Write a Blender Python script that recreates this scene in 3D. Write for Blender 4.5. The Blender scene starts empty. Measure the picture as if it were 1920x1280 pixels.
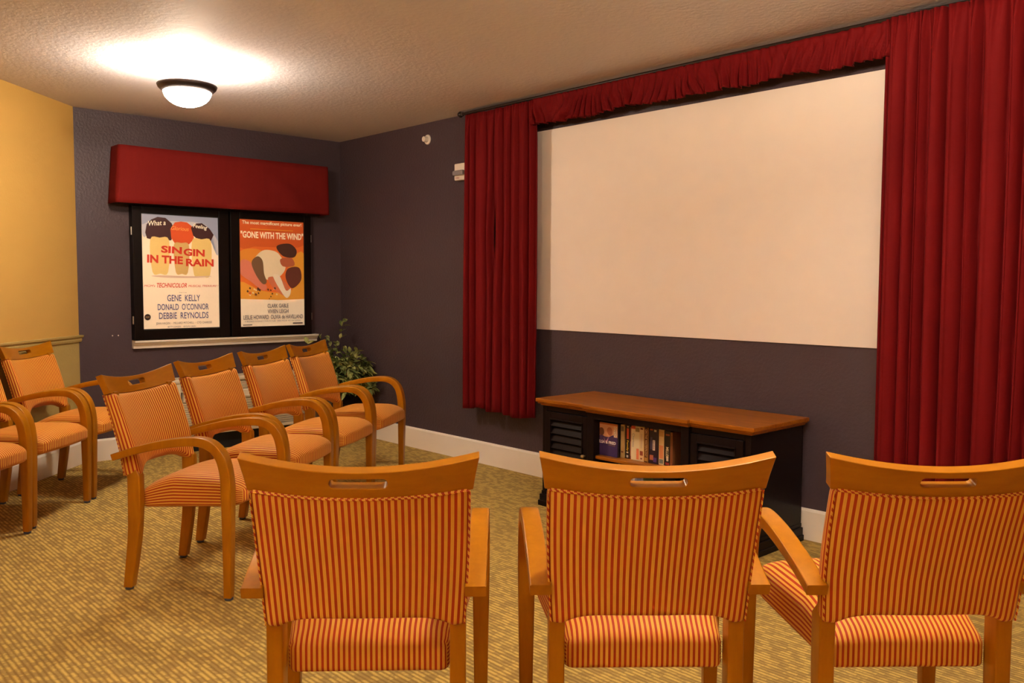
import bpy, bmesh, math, random
from mathutils import Vector, Matrix, noise
PI = math.pi
sc = bpy.context.scene
COL = sc.collection

# ------------------------------------------------------------------ materials
def srgb(r, g, b):
    def f(c):
        c /= 255.0
        return c / 12.92 if c <= 0.04045 else ((c + 0.055) / 1.055) ** 2.4
    return (f(r), f(g), f(b), 1)

class NT:
    def __init__(s, name):
        s.m = bpy.data.materials.new(name); s.m.use_nodes = True
        s.t = s.m.node_tree; s.t.nodes.clear()
        s.out = s.n('ShaderNodeOutputMaterial'); s.b = s.n('ShaderNodeBsdfPrincipled')
        s.l(s.b.outputs[0], s.out.inputs[0])
    def n(s, ty, **k):
        nd = s.t.nodes.new(ty)
        for a, v in k.items(): setattr(nd, a, v)
        return nd
    def l(s, a, b): s.t.links.new(a, b)
    def math(s, op, a, b=None, c=None):
        nd = s.n('ShaderNodeMath', operation=op)
        for i, v in enumerate((a, b, c)):
            if v is None: continue
            if isinstance(v, (int, float)): nd.inputs[i].default_value = v
            else: s.l(v, nd.inputs[i])
        return nd.outputs[0]
    def mix(s, f, a, b):
        nd = s.n('ShaderNodeMix', data_type='RGBA')
        for i, v in ((0, f), (6, a), (7, b)):
            if isinstance(v, (int, float, tuple)): nd.inputs[i].default_value = v
            else: s.l(v, nd.inputs[i])
        return nd.outputs[2]
    def noise(s, scale, detail=3, rough=.5, vec=None, dist=0):
        nd = s.n('ShaderNodeTexNoise'); nd.inputs['Scale'].default_value = scale
        nd.inputs['Detail'].default_value = detail; nd.inputs['Roughness'].default_value = rough
        nd.inputs['Distortion'].default_value = dist
        if vec is not None: s.l(vec, nd.inputs['Vector'])
        return nd.outputs[0]
    def coord(s, which='Object', scale=(1, 1, 1)):
        tc = s.n('ShaderNodeTexCoord'); mp = s.n('ShaderNodeMapping'); mp.inputs['Scale'].default_value = scale
        s.l(tc.outputs[which], mp.inputs[0]); return mp.outputs[0]
    def bump(s, h, strength=.3, dist=.002):
        b = s.n('ShaderNodeBump'); b.inputs['Strength'].default_value = strength; b.inputs['Distance'].default_value = dist
        s.l(h, b.inputs['Height']); s.l(b.outputs[0], s.b.inputs['Normal'])
    def set(s, col=None, rough=.5, **k):
        if col is not None:
            if isinstance(col, tuple): s.b.inputs['Base Color'].default_value = col
            else: s.l(col, s.b.inputs['Base Color'])
        s.b.inputs['Roughness'].default_value = rough
        for a, v in k.items(): s.b.inputs[a.replace('_', ' ')].default_value = v
        return s.m

def paint(name, col, rough=.55, bump=.35, scale=55, spec=.35):
    t = NT(name); v = t.coord()
    n1 = t.noise(scale, 3, .55, v); n2 = t.noise(1.3, 2, .5, v)
    rp = t.n('ShaderNodeValToRGB'); rp.color_ramp.elements[0].position = .42; rp.color_ramp.elements[1].position = .6
    t.l(n1, rp.inputs[0])
    c = t.mix(t.math('MULTIPLY', n2, .25), col, tuple(x * .82 for x in col[:3]) + (1,))
    t.bump(rp.outputs[0], bump, .003)
    return t.set(c, rough, Specular_IOR_Level=spec)
def plain(name, col, rough=.5, **k):
    t = NT(name); v = t.coord(); n2 = t.noise(9, 2, .5, v)
    c = t.mix(t.math('MULTIPLY', n2, .18), col, tuple(x * .75 for x in col[:3]) + (1,))
    return t.set(c, rough, **k)

M = {}
M['navy'] = paint('navy_wall_paint', (.066, .043, .050, 1), .45, .28, 60, .35)
M['yellow'] = paint('ochre_wall_paint', (.58, .35, .085, 1), .6, .07, 60)
M['olive'] = paint('olive_yellow_paint', (.50, .37, .12, 1), .5, .2, 60)
M['ceiling'] = paint('ceiling_texture_paint', (.70, .68, .72, 1), .7, .2, 38, .25)
M['white'] = plain('cream_white_gloss_trim', (.92, .84, .72, 1), .35)
M['heater'] = plain('cream_enamel', (.72, .62, .45, 1), .4)
M['dark'] = plain('dark_board_and_shade', (.012, .010, .010, 1), .7)  # near-black for dark boards, also painted shade behind the heater slats
M['black'] = plain('black_lacquer', (.009, .005, .005, 1), .3, Specular_IOR_Level=.12)
M['case'] = plain('black_case_metal', (.006, .003, .002, 1), .4, Specular_IOR_Level=.15)
M['bronze'] = plain('dark_bronze', (.035, .022, .018, 1), .4, Metallic=.6)
M['brass'] = plain('antique_brass', (.35, .24, .10, 1), .35, Metallic=.9)
M['steel'] = plain('nickel_metal', (.55, .5, .45, 1), .3, Metallic=.9)
M['glide'] = plain('grey_nylon', (.06, .065, .10, 1), .4)
M['plastic'] = plain('cream_plastic', (.80, .70, .58, 1), .4)
M['lens'] = plain('clear_plastic_lens', (.55, .5, .52, 1), .12, Transmission_Weight=.6)
M['redink'] = plain('red_lettering', srgb(150, 20, 15), .5)
M['screen'] = plain('matte_screen_fabric', (.86, .76, .66, 1), .8, Specular_IOR_Level=.2)

def wood(name, c1, c2, rough, axis=(6, 6, .7), coat=.3):
    t = NT(name); v = t.coord('Object', axis)
    n = t.noise(6, 5, .6, v, .6); n2 = t.noise(2, 2, .5, v)
    f = t.math('ADD', t.math('MULTIPLY', n, .7), t.math('MULTIPLY', n2, .3))
    rp = t.n('ShaderNodeValToRGB'); rp.color_ramp.elements[0].position = .35; rp.color_ramp.elements[1].position = .68
    rp.color_ramp.elements[0].color = c1; rp.color_ramp.elements[1].color = c2; t.l(f, rp.inputs[0])
    return t.set(rp.outputs[0], rough, Coat_Weight=coat, Coat_Roughness=.14, Specular_Tint=(1, .72, .35, 1))
M['wood'] = wood('honey_lacquered_beech', (.33, .114, .001, 1), (.41, .152, .0015, 1), .36, (7, 7, 1.2), .14)
M['railwood'] = wood('honey_lacquered_beech_rail', (.33, .114, .001, 1), (.41, .152, .0015, 1), .34, (1.2, 7, 7), .18)
M['cabtop'] = wood('brown_stained_top', (.20, .052, .003, 1), (.40, .125, .006, 1), .42, (1, 9, 9), .06)

def stripes():
    t = NT('red_and_tan_striped_fabric')
    uv = t.n('ShaderNodeUVMap'); sp = t.n('ShaderNodeSeparateXYZ'); t.l(uv.outputs[0], sp.inputs[0])
    fr = t.math('FRACT', t.math('DIVIDE', sp.outputs[0], .0139))
    d = t.math('ABSOLUTE', t.math('SUBTRACT', fr, .5))          # 0 mid .. .5
    rp = t.n('ShaderNodeValToRGB'); e = rp.color_ramp.elements
    red = (.40, .034, .003, 1); tan = (.80, .43, .055, 1); tan2 = (.70, .36, .045, 1)
    e[0].position = 0; e[0].color = red; e[1].position = .5; e[1].color = tan
    for p_, c_ in ((.215, red), (.26, tan), (.36, tan), (.42, tan2)):
        x = e.new(p_); x.color = c_
    t.l(d, rp.inputs[0])
    wv = t.noise(900, 1, .5, t.coord())
    c = t.mix(t.math('MULTIPLY', wv, .10), rp.outputs[0], (.34, .09, .012, 1))
    t.bump(wv, .15, .0006)
    return t.set(c, .62, Sheen_Weight=.06, Sheen_Roughness=.5, Specular_IOR_Level=.2)
M['stripe'] = stripes()

def velvet(name, col, dark, sheen=.35):
    t = NT(name); v = t.coord('Object', (1, 1, .12))
    n = t.noise(30, 3, .6, v)
    c = t.mix(n, col, dark)
    return t.set(c, .75, Sheen_Weight=sheen, Sheen_Roughness=.4, Sheen_Tint=(.9, .25, .2, 1), Specular_IOR_Level=.08)
M['velvet'] = velvet('crimson_velvet', (.17, .006, .0065, 1), (.115, .004, .0045, 1), .0)
M['valance'] = velvet('red_valance_cloth', (.18, .012, .009, 1), (.15, .009, .008, 1), .04)

def carpet():
    t = NT('ribbed_tan_carpet')
    tc = t.n('ShaderNodeTexCoord'); sp = t.n('ShaderNodeSeparateXYZ'); t.l(tc.outputs['Object'], sp.inputs[0])
    pitch = .0175
    wob = t.noise(30, 1, .5, tc.outputs['Object'])
    yy = t.math('ADD', t.math('DIVIDE', sp.outputs[1], pitch), t.math('MULTIPLY', wob, .30))
    row = t.math('FLOOR', yy); fr = t.math('FRACT', yy)
    rib = t.math('SMOOTH_MIN', t.math('MULTIPLY', t.math('ABSOLUTE', t.math('SUBTRACT', fr, .5)), 2.0), .9, .2)   # 0 center, 1 groove
    # dashes: rows broken at random lengths
    wn = t.n('ShaderNodeTexWhiteNoise', noise_dimensions='1D'); t.l(row, wn.inputs['W'])
    xs = t.math('ADD', t.math('DIVIDE', sp.outputs[0], .034), t.math('MULTIPLY', wn.outputs[0], 7.0))
    cell = t.n('ShaderNodeCombineXYZ'); t.l(t.math('FLOOR', xs), cell.inputs[0]); t.l(row, cell.inputs[1])
    wn2 = t.n('ShaderNodeTexWhiteNoise', noise_dimensions='2D'); t.l(cell.outputs[0], wn2.inputs['Vector'])
    big = t.noise(26, 3, .6, tc.outputs['Object'])
    def ramp(v, a, b):
        rp = t.n('ShaderNodeMapRange'); rp.interpolation_type = 'SMOOTHSTEP'; rp.inputs[1].default_value = a; rp.inputs[2].default_value = b
        t.l(v, rp.inputs[0]); return rp.outputs[0]
    dash = ramp(t.math('ADD', t.math('MULTIPLY', wn2.outputs[0], .30), t.math('MULTIPLY', big, .9)), .50, .70)
    light = (.66, .47, .13, 1); mid = (.33, .21, .052, 1); dark = (.24, .15, .052, 1)
    fine = t.noise(330, 2, .6, tc.outputs['Object'])
    ribc = ramp(t.math('ADD', rib, t.math('MULTIPLY', t.math('SUBTRACT', fine, .5), 1.1)), .15, .95)
    c = t.mix(ribc, light, mid)
    c = t.mix(t.math('MULTIPLY', dash, .60), c, dark)
    h = t.math('ADD', t.math('MULTIPLY', rib, -1.0), fine)
    t.bump(h, .6, .003)
    return t.set(c, .95, Specular_IOR_Level=.1)
M['carpet'] = carpet()

def leafmat():
    t = NT('ficus_leaf_green'); oi = t.noise(14, 2, .5, t.coord())
    rp = t.n('ShaderNodeValToRGB'); rp.color_ramp.elements[0].position = .38; rp.color_ramp.elements[1].position = .68
    rp.color_ramp.elements[0].color = (.085, .13, .03, 1); rp.color_ramp.elements[1].color = (.42, .42, .13, 1)
    t.l(oi, rp.inputs[0]); return t.set(rp.outputs[0], .45, Specular_IOR_Level=.4)
M['leaf'] = leafmat()
M['stem'] = plain('brown_stem', (.08, .045, .022, 1), .7)
M['pot'] = plain('brown_ceramic_pot', (.10, .045, .03, 1), .3)
M['moss'] = plain('dry_moss', (.09, .07, .03, 1), .9)

def emit(name, col, strength, base=(.8, .8, .8, 1)):
    t = NT(name); t.b.inputs['Emission Color'].default_value = col; t.b.inputs['Emission Strength'].default_value = strength
    return t.set(base, .3)
WARM = (1.0, .81, .61, 1)
M['bowl'] = emit('lit_frosted_glass', (1.0, .83, .64, 1), 16.0)
INK = {}
def ink(r, g, b, glow=.0, spread=0):
    k = (r, g, b, glow)
    if k in INK: return INK[k]
    t = NT('printed_ink_%d_%d_%d' % (r, g, b)); c = srgb(r, g, b)
    n = t.noise(45, 3, .6, t.coord())
    cc = t.mix(t.math('MULTIPLY', n, .25), c, tuple(x * .8 for x in c[:3]) + (1,))
    t.set(cc, .4)
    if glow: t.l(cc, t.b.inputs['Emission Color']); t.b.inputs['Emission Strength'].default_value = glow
    INK[k] = t.m; return t.m

# ------------------------------------------------------------------ mesh helpers
def box(bm, x0, x1, y0, y1, z0, z1, mi=0):
    v = [bm.verts.new((x, y, z)) for z in (z0, z1) for y in (y0, y1) for x in (x0, x1)]
    for f in ((0, 2, 3, 1), (4, 5, 7, 6), (0, 1, 5, 4), (2, 6, 7, 3), (0, 4, 6, 2), (1, 3, 7, 5)):
        fc = bm.faces.new([v[i] for i in f]); fc.material_index = mi
def prism(bm, pts, a0, a1, axis='x', mi=0):
    """extrude a closed 2D outline along an axis. pts in the two other axes' order"""
    def P(p, a):
        return {'x': (a, p[0], p[1]), 'y': (p[0], a, p[1]), 'z': (p[0], p[1], a)}[axis]
    A = [bm.verts.new(P(p, a0)) for p in pts]; B = [bm.verts.new(P(p, a1)) for p in pts]
    n = len(pts)
    for i in range(n):
        f = bm.faces.new((A[i], A[(i + 1) % n], B[(i + 1) % n], B[i])); f.material_index = mi
    for L in (A[::-1], B):
        f = bm.faces.new(L); f.material_index = mi
def lathe(bm, prof, cx=0, cy=0, seg=40, mi=0):
    rings = []
    for r, z in prof:
        if r < 1e-5: rings.append([bm.verts.new((cx, cy, z))])
        else: rings.append([bm.verts.new((cx + r * math.cos(2 * PI * i / seg), cy + r * math.sin(2 * PI * i / seg), z)) for i in range(seg)])
    for a, b in zip(rings, rings[1:]):
        for i in range(seg):
            j = (i + 1) % seg
            vs = [a[i % len(a)], a[j % len(a)], b[j % len(b)], b[i % len(b)]]
            vs = list(dict.fromkeys(vs))
            if len(vs) > 2: f = bm.faces.new(vs); f.material_index = mi; f.smooth = True
def sweep(bm, path, sect, mi=0, smooth=False, caps=True):
    """path: list of (pos, xaxis, yaxis, sx, sy); sect: list of 2D pts"""
    rings = []
    for (p, X, Y, sx, sy) in path:
        rings.append([bm.verts.new(p + X * (a * sx) + Y * (b * sy)) for a, b in sect])
    n = len(sect)
    for a, b in zip(rings, rings[1:]):
        for i in range(n):
            f = bm.faces.new((a[i], a[(i + 1) % n], b[(i + 1) % n], b[i])); f.smooth = smooth; f.material_index = mi
    if caps:
        for L in (rings[0][::-1], rings[-1]):
            f = bm.faces.new([bm.verts.new(v.co) for v in L]); f.material_index = mi
def tube(bm, pts, r, seg=8, mi=0):
    pts = [Vector(p) for p in pts]; path = []
    for i, p in enumerate(pts):
        t = (pts[min(i + 1, len(pts) - 1)] - pts[max(i - 1, 0)]).normalized()
        u = Vector((0, 0, 1)) if abs(t.z) < .9 else Vector((1, 0, 0))
        X = t.cross(u).normalized(); Y = X.cross(t).normalized()
        rr = r[i] if isinstance(r, (list, tuple)) else r
        path.append((p, X, Y, rr, rr))
    sweep(bm, path, [(math.cos(2 * PI * k / seg), math.sin(2 * PI * k / seg)) for k in range(seg)], mi, True)
def obj(name, bm, mats, parent=None, bevel=0, smooth=False, seg=2):
    bmesh.ops.recalc_face_normals(bm, faces=bm.faces[:])
    me = bpy.data.meshes.new(name)
    if smooth:
        for f in bm.faces: f.smooth = True
    bm.to_mesh(me); bm.free()
    o = bpy.data.objects.new(name, me); COL.objects.link(o)
    for m in (mats if isinstance(mats, (list, tuple)) else [mats]): me.materials.append(m)
    if parent is not None: o.parent = parent
    if bevel:
        b = o.modifiers.new('bevel', 'BEVEL'); b.width = bevel; b.segments = seg; b.limit_method = 'ANGLE'; b.angle_limit = math.radians(40)
    return o
def tag(o, label, cat, group=None):
    o['label'] = label; o['category'] = cat
    if group: o['group'] = group
    return o
def thing(name, label, cat, loc=(0, 0, 0), rz=0, group=None):
    o = bpy.data.objects.new(name, None); COL.objects.link(o); o.location = loc; o.rotation_euler = (0, 0, rz)
    o.empty_display_size = .1
    return tag(o, label, cat, group)
def struct(o):
    o['kind'] = 'structure'; return o
def BM(): return bmesh.new()

# ------------------------------------------------------------------ room shell
H = 2.39
S2 = math.sqrt(.5)
YW = -2.04                       # where the ochre wall meets the blue one
LW = 6.3                         # its length
ex, ey = LW * S2, YW - LW * S2   # far end of the angled wall
XR = 8.4
bm = BM()
prism(bm, [(-.15, .15), (XR + .15, .15), (XR + .15, ey - .15), (ex - .1, ey - .15), (-.15, YW - .1)], -.1, 0, 'z')
struct(obj('floor', bm, M['carpet']))
bm = BM()
prism(bm, [(-.15, .15), (XR + .15, .15), (XR + .15, ey - .15), (ex - .1, ey - .15), (-.15, YW - .1)], H, H + .1, 'z')
struct(obj('ceiling', bm, M['ceiling']))
bm = BM(); box(bm, -.12, XR + .12, 0, .12, 0, H); struct(obj('wall_right', bm, M['navy']))
bm = BM(); box(bm, -.12, 0, YW - .05, 0, 0, H); struct(obj('wall_back', bm, M['navy']))
bm = BM(); box(bm, XR, XR + .12, ey, 0, 0, H); struct(obj('wall_side', bm, M['yellow']))
bm = BM(); box(bm, ex, XR, ey - .12, ey, 0, H); struct(obj('wall_front', bm, M['yellow']))
# angled wall: local x runs along the wall, local +y points out of the room
ang = bpy.data.objects.new
bm = BM(); box(bm, 0, LW, -.12, 0, .0, .84, 1); box(bm, 0, LW, -.12, 0, .84, H, 0)
wl = struct(obj('wall_left', bm, [M['yellow'], M['olive']]))
wl.location = (0, YW, 0); wl.rotation_euler = (0, 0, -PI / 4)
# chair rail on the angled wall
bm = BM()
prism(bm, [(0, .826), (.010, .828), (.014, .842), (.012, .850), (.024, .862), (.026, .872), (.0, .874)], -.015, LW, 'x')
cr = struct(obj('trim_2', bm, M['olive'])); cr.location = (0, YW, 0); cr.rotation_euler = (0, 0, -PI / 4)
def base_prof(t=.014, h=.152): return [(0, 0), (-t, 0), (-t, h - .012), (-t * .6, h - .003), (0, h)]
bm = BM(); prism(bm, base_prof(), .0, XR, 'x'); struct(obj('baseboard_right', bm, M['white']))
bm = BM(); prism(bm, [(-a, b) for a, b in base_prof()], -1.50, YW, 'y'); struct(obj('baseboard_back', bm, M['white']))
bm = BM(); prism(bm, [(-a, b) for a, b in base_prof()], 0.0, LW, 'x')
bl = struct(obj('baseboard_left', bm, M['white'])); bl.location = (0, YW, 0); bl.rotation_euler = (0, 0, -PI / 4)

# sill under the poster cases
bm = BM()
prism(bm, [(0, .765), (.028, .765), (.030, .785), (.040, .792), (.044, .805), (.062, .808), (.064, .822), (0, .824)], -1.695, -.245, 'y')
struct(obj('trim_1', bm, M['white'], bevel=.002))
for y in (-1.825, -1.786):
    bm = BM(); bmesh.ops.create_uvsphere(bm, u_segments=10, v_segments=8, radius=.0045)
    o = obj('screw_anchor', bm, M['plastic'], smooth=True); o.location = (.002, y, .861)
    tag(o, 'tiny white %s of two specks in blue wall left of the poster sill' % ('left' if y < -1.8 else 'right'), 'wall anchor', 'wall anchors')

# ------------------------------------------------------------------ ceiling lamps
def lamp(x, y, label, power, glow):
    t = thing('ceiling_lamp', label, 'ceiling light', (x, y, H), 0, 'ceiling lamps')
    bm = BM(); lathe(bm, [(0, 0), (.055, 0), (.055, -.010), (.045, -.016), (.012, -.020), (0, -.020)]); obj('canopy', bm, M['steel'], t)
    bm = BM(); tube(bm, [(0, 0, -.015), (0, 0, -.150)], .007, 12); obj('stem', bm, M['steel'], t)
    for k in (-1, 1):
        bm = BM(); bmesh.ops.create_uvsphere(bm, u_segments=14, v_segments=10, radius=.018)
        for v in bm.verts: v.co = Vector((v.co.x * 1.7 + .055 * k, v.co.y, v.co.z - .108))
        obj('bulb', bm, M['bulb'], t, smooth=True)
    bm = BM(); lathe(bm, [(.152, -.103), (.155, -.107), (.149, -.122), (.136, -.134), (.126, -.142), (.119, -.142), (.119, -.136), (.132, -.126), (.145, -.110), (.148, -.103), (.152, -.103)], seg=56)
    obj('rim', bm, M['bronze'], t)
    prof = [(.124 * math.cos(a), -.134 - .086 * math.sin(a)) for a in [i * PI / 2 / 12 for i in range(13)]]
    m = emit('lit_frosted_glass', (1.0, .85, .69, 1), glow)
    bm = BM(); lathe(bm, prof, seg=48); obj('glass_bowl', bm, m, t)
    L = bpy.data.lights.new('lamp_light', 'POINT'); L.energy = power; L.color = WARM[:3]; L.shadow_soft_size = .04
    lo = bpy.data.objects.new('lamp_light', L); COL.objects.link(lo); lo.parent = t; lo.location = (0, 0, -.100)
    return t
M['bulb'] = emit('lit_bulb', WARM, 25)
lamp(1.60, -1.93, 'lit bowl ceiling lamp with dark rim above the poster corner', 6.5, 30)
lamp(5.30, -1.85, 'lit bowl ceiling lamp above the front row of chairs, outside the picture', 50, 27)
lamp(4.70, -4.70, 'lit bowl ceiling lamp behind the chairs, outside the picture', 30, 15)
lamp(7.45, -4.55, 'added fill ceiling lamp with lit bowl behind the camera, outside the picture', 24, 9)  # unseen lamp, added as fill from behind the camera

# ------------------------------------------------------------------ screen, curtains
bm = BM(); box(bm, 1.98, 4.78, -.008, -.001, .945, 2.182)
tag(obj('projection_screen', bm, M['screen'], bevel=.001), 'large blank white projection screen on the blue wall between the red curtains', 'projection screen')

def curtain(name, x0, x1, z0, z1, nf, seed, label, y0=-.10, amp=.034, split=None, grp='red stage curtains'):
    rnd = random.Random(seed); nx = int(nf * 22); nz = 44
    ph = [rnd.uniform(0, 6.28) for _ in range(8)]
    bm = BM(); g = []
    W = x1 - x0
    # random fold widths
    cuts = [0]
    for i in range(nf): cuts.append(cuts[-1] + rnd.uniform(.5, 1.5))
    cuts = [c / cuts[-1] for c in cuts]; amps = [rnd.uniform(.55, 1.15) for _ in range(nf + 1)]
    def phase(s):
        for i in range(nf):
            if s <= cuts[i + 1] + 1e-9: return i + (s - cuts[i]) / (cuts[i + 1] - cuts[i]), i
        return nf, nf - 1
    for k in range(nz + 1):
        q = k / nz; z = z1 + (z0 - z1) * q; row = []
        head = min(1, q / .06)
        for i in range(nx + 1):
            s = i / nx
            ss = min(1, max(0, s + .010 * math.sin(2.1 * q + 9 * s + ph[0]) * math.sin(PI * s) * q))
            f, ci = phase(ss)
            fr = f - int(f) if f < nf else 1.0
            a = amp * (amps[ci] * (1 - fr) + amps[min(ci + 1, nf)] * fr) * (.45 + .55 * head) * (.8 + .35 * q)
            w = 1 - 2 * (1 - abs(math.sin(PI * f + .35 * math.sin(2 * PI * f + ph[5])))) ** 1.6
            gat = .006 * (1 - min(1, q / .12)) * math.sin(2 * PI * f * 2.6 + ph[1])
            yy = y0 - a * w + gat + .006 * math.sin(3 * q + 6 * s + ph[2])
            xx = x0 + W * s + .009 * math.sin(2 * PI * f) * head
            if split: xx += split(q, s)
            zz = z + (.010 * math.sin(7 * s + ph[4]) - .10 * (yy - y0)) * q * q
            row.append(bm.verts.new((xx, yy, zz)))
        g.append(row)
    for k in range(nz):
        for i in range(nx):
            f = bm.faces.new((g[k][i], g[k][i + 1], g[k + 1][i + 1], g[k + 1][i])); f.smooth = True
    o = obj(name, bm, M['velvet'])
    m = o.modifiers.new('cloth_thickness', 'SOLIDIFY'); m.thickness = .004; m.offset = 0
    return tag(o, label, 'curtain', grp)
slit = lambda q: .022 * math.exp(-((q - .40) / .13) ** 2)
curtain('stage_curtain', 1.735, 2.024, .395, 2.352, 4, 3, 'narrow red velvet curtain panel left of the screen, nearer the fire strobe', split=lambda q, s: -slit(q) * s ** 3, y0=-.095, amp=.036)
curtain('stage_curtain', 2.030, 2.415, .385, 2.352, 5, 8, 'narrow red velvet curtain panel overlapping the left edge of the screen', split=lambda q, s: slit(q) * (1 - s) ** 3, y0=-.105, amp=.038)
curtain('stage_curtain', 4.575, 5.95, .36, 2.362, 19, 21, 'wide red velvet curtain hanging right of the screen', y0=-.115, amp=.046)

# gathered header valance
rnd = random.Random(5)
bm = BM(); nx = 620; nz = 12; x0, x1 = 2.39, 4.62; g = []
for k in range(nz + 1):
    q = k / nz; row = []
    for i in range(nx + 1):
        s = i / nx; x = x0 + (x1 - x0) * s
        f1 = noise.noise(Vector((x * 15 + 2.5 * q * noise.noise(Vector((x * 6, 4, 2))), q * .9, 1.3))); f2 = noise.noise(Vector((x * 42, q * 1.3, 7.7))); f3 = noise.noise(Vector((x * 4, 0, 3.1)))
        e = max(0, (q - .2) / .8)
        pf = 2 * PI * (x * 17 + 2.2 * noise.noise(Vector((x * 3.5, 5 + .5 * q, 2)))); am = .35 + 1.3 * abs(noise.noise(Vector((x * 5.5, 8, 1)))); y = -.108 - .010 * f2 - e ** .7 * (.034 * am * math.sin(pf) + .008 * math.sin(2.7 * pf + 1) + .012)
        zb = 2.200 + .022 * f3 - .05 * f1 * 0 + .012 * f1
        z = 2.360 + (zb - 2.360) * q
        row.append(bm.verts.new((x + e * .018 * noise.noise(Vector((x * 11, q, 9))), y, z)))
    g.append(row)
for k in range(nz):
    for i in range(nx):
        f = bm.faces.new((g[k][i], g[k][i + 1], g[k + 1][i + 1], g[k + 1][i])); f.smooth = True
o = obj('ruffled_valance', bm, M['velvet']); m = o.modifiers.new('cloth_thickness', 'SOLIDIFY'); m.thickness = .003; m.offset = 0
tag(o, 'gathered red velvet valance strip running above the screen', 'valance')
t = thing('curtain_rod', 'dark curtain rod just under the ceiling with round end knob', 'curtain rod', (1.70, -.10, 2.366))
bm = BM(); tube(bm, [(0, 0, 0), (4.30, 0, 0)], .010, 12); obj('rod', bm, M['bronze'], t)
bm = BM(); bmesh.ops.create_uvsphere(bm, u_segments=16, v_segments=12, radius=.02); bmesh.ops.translate(bm, verts=bm.verts, vec=(-.018, 0, 0))
lathe(bm, [(0, 0)] * 0 or [(.012, -.012), (.012, .012)], 0, 0, 12); obj('finial', bm, M['bronze'], t, smooth=True)
for x in (.02, 2.2, 4.2):
    bm = BM(); box(bm, x - .01, x + .01, .0, .10, -.006, .006); box(bm, x - .015, x + .015, .092, .0995, -.022, .020); obj('bracket', bm, M['bronze'], t)

# small devices
t = thing('smoke_detector', 'small round white heat detector high on blue wall left of the curtains', 'detector', (1.19, 0, 2.27))
def disc_y(bm, r, y0, y1, cx=0, cz=0, seg=28, r2=None):
    A = [bm.verts.new((cx + r * math.cos(2 * PI * i / seg), y0, cz + r * math.sin(2 * PI * i / seg))) for i in range(seg)]
    r2 = r2 or r
    B = [bm.verts.new((cx + r2 * math.cos(2 * PI * i / seg), y1, cz + r2 * math.sin(2 * PI * i / seg))) for i in range(seg)]
    bm.faces.new(A); bm.faces.new(B[::-1])
    for i in range(seg): bm.faces.new((A[i], B[i], B[(i + 1) % seg], A[(i + 1) % seg]))
bm = BM(); disc_y(bm, .036, 0, -.008, r2=.033); obj('base', bm, M['plastic'], t, bevel=.001)
bm = BM(); disc_y(bm, .022, -.008, -.040, r2=.019); obj('sensor', bm, M['plastic'], t, bevel=.002)
t = thing('fire_strobe', 'white fire alarm strobe with clear lens beside the left curtain', 'fire alarm', (1.60, 0, 2.0))
bm = BM(); box(bm, -.062, .062, -.038, 0, -.058, .058); obj('housing', bm, M['plastic'], t, bevel=.008, seg=3)
bm = BM(); box(bm, -.055, .055, -.062, -.036, -.026, .008); obj('lens', bm, M['lens'], t, bevel=.008, seg=3)

def text_mesh(s, w, h, bold=0, shear=0):
    """mesh verts/faces of a text, fitted into w x h, origin lower-left"""
    cu = bpy.data.curves.new('t', 'FONT'); cu.body = s; cu.offset = bold; cu.shear = shear; cu.resolution_u = 3
    ob = bpy.data.objects.new('t', cu); COL.objects.link(ob)
    dg = bpy.context.evaluated_depsgraph_get(); dg.update()
    me = bpy.data.meshes.new_from_object(ob.evaluated_get(dg))
    vs = [v.co.copy() for v in me.vertices]; fs = [list(p.vertices) for p in me.polygons]
    bpy.data.objects.remove(ob); bpy.data.meshes.remove(me); bpy.data.curves.remove(cu)
    xa = min(v.x for v in vs); xb = max(v.x for v in vs); ya = min(v.y for v in vs); yb = max(v.y for v in vs)
    return [((v.x - xa) / (xb - xa) * w, (v.y - ya) / (yb - ya) * h) for v in vs], fs

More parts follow.
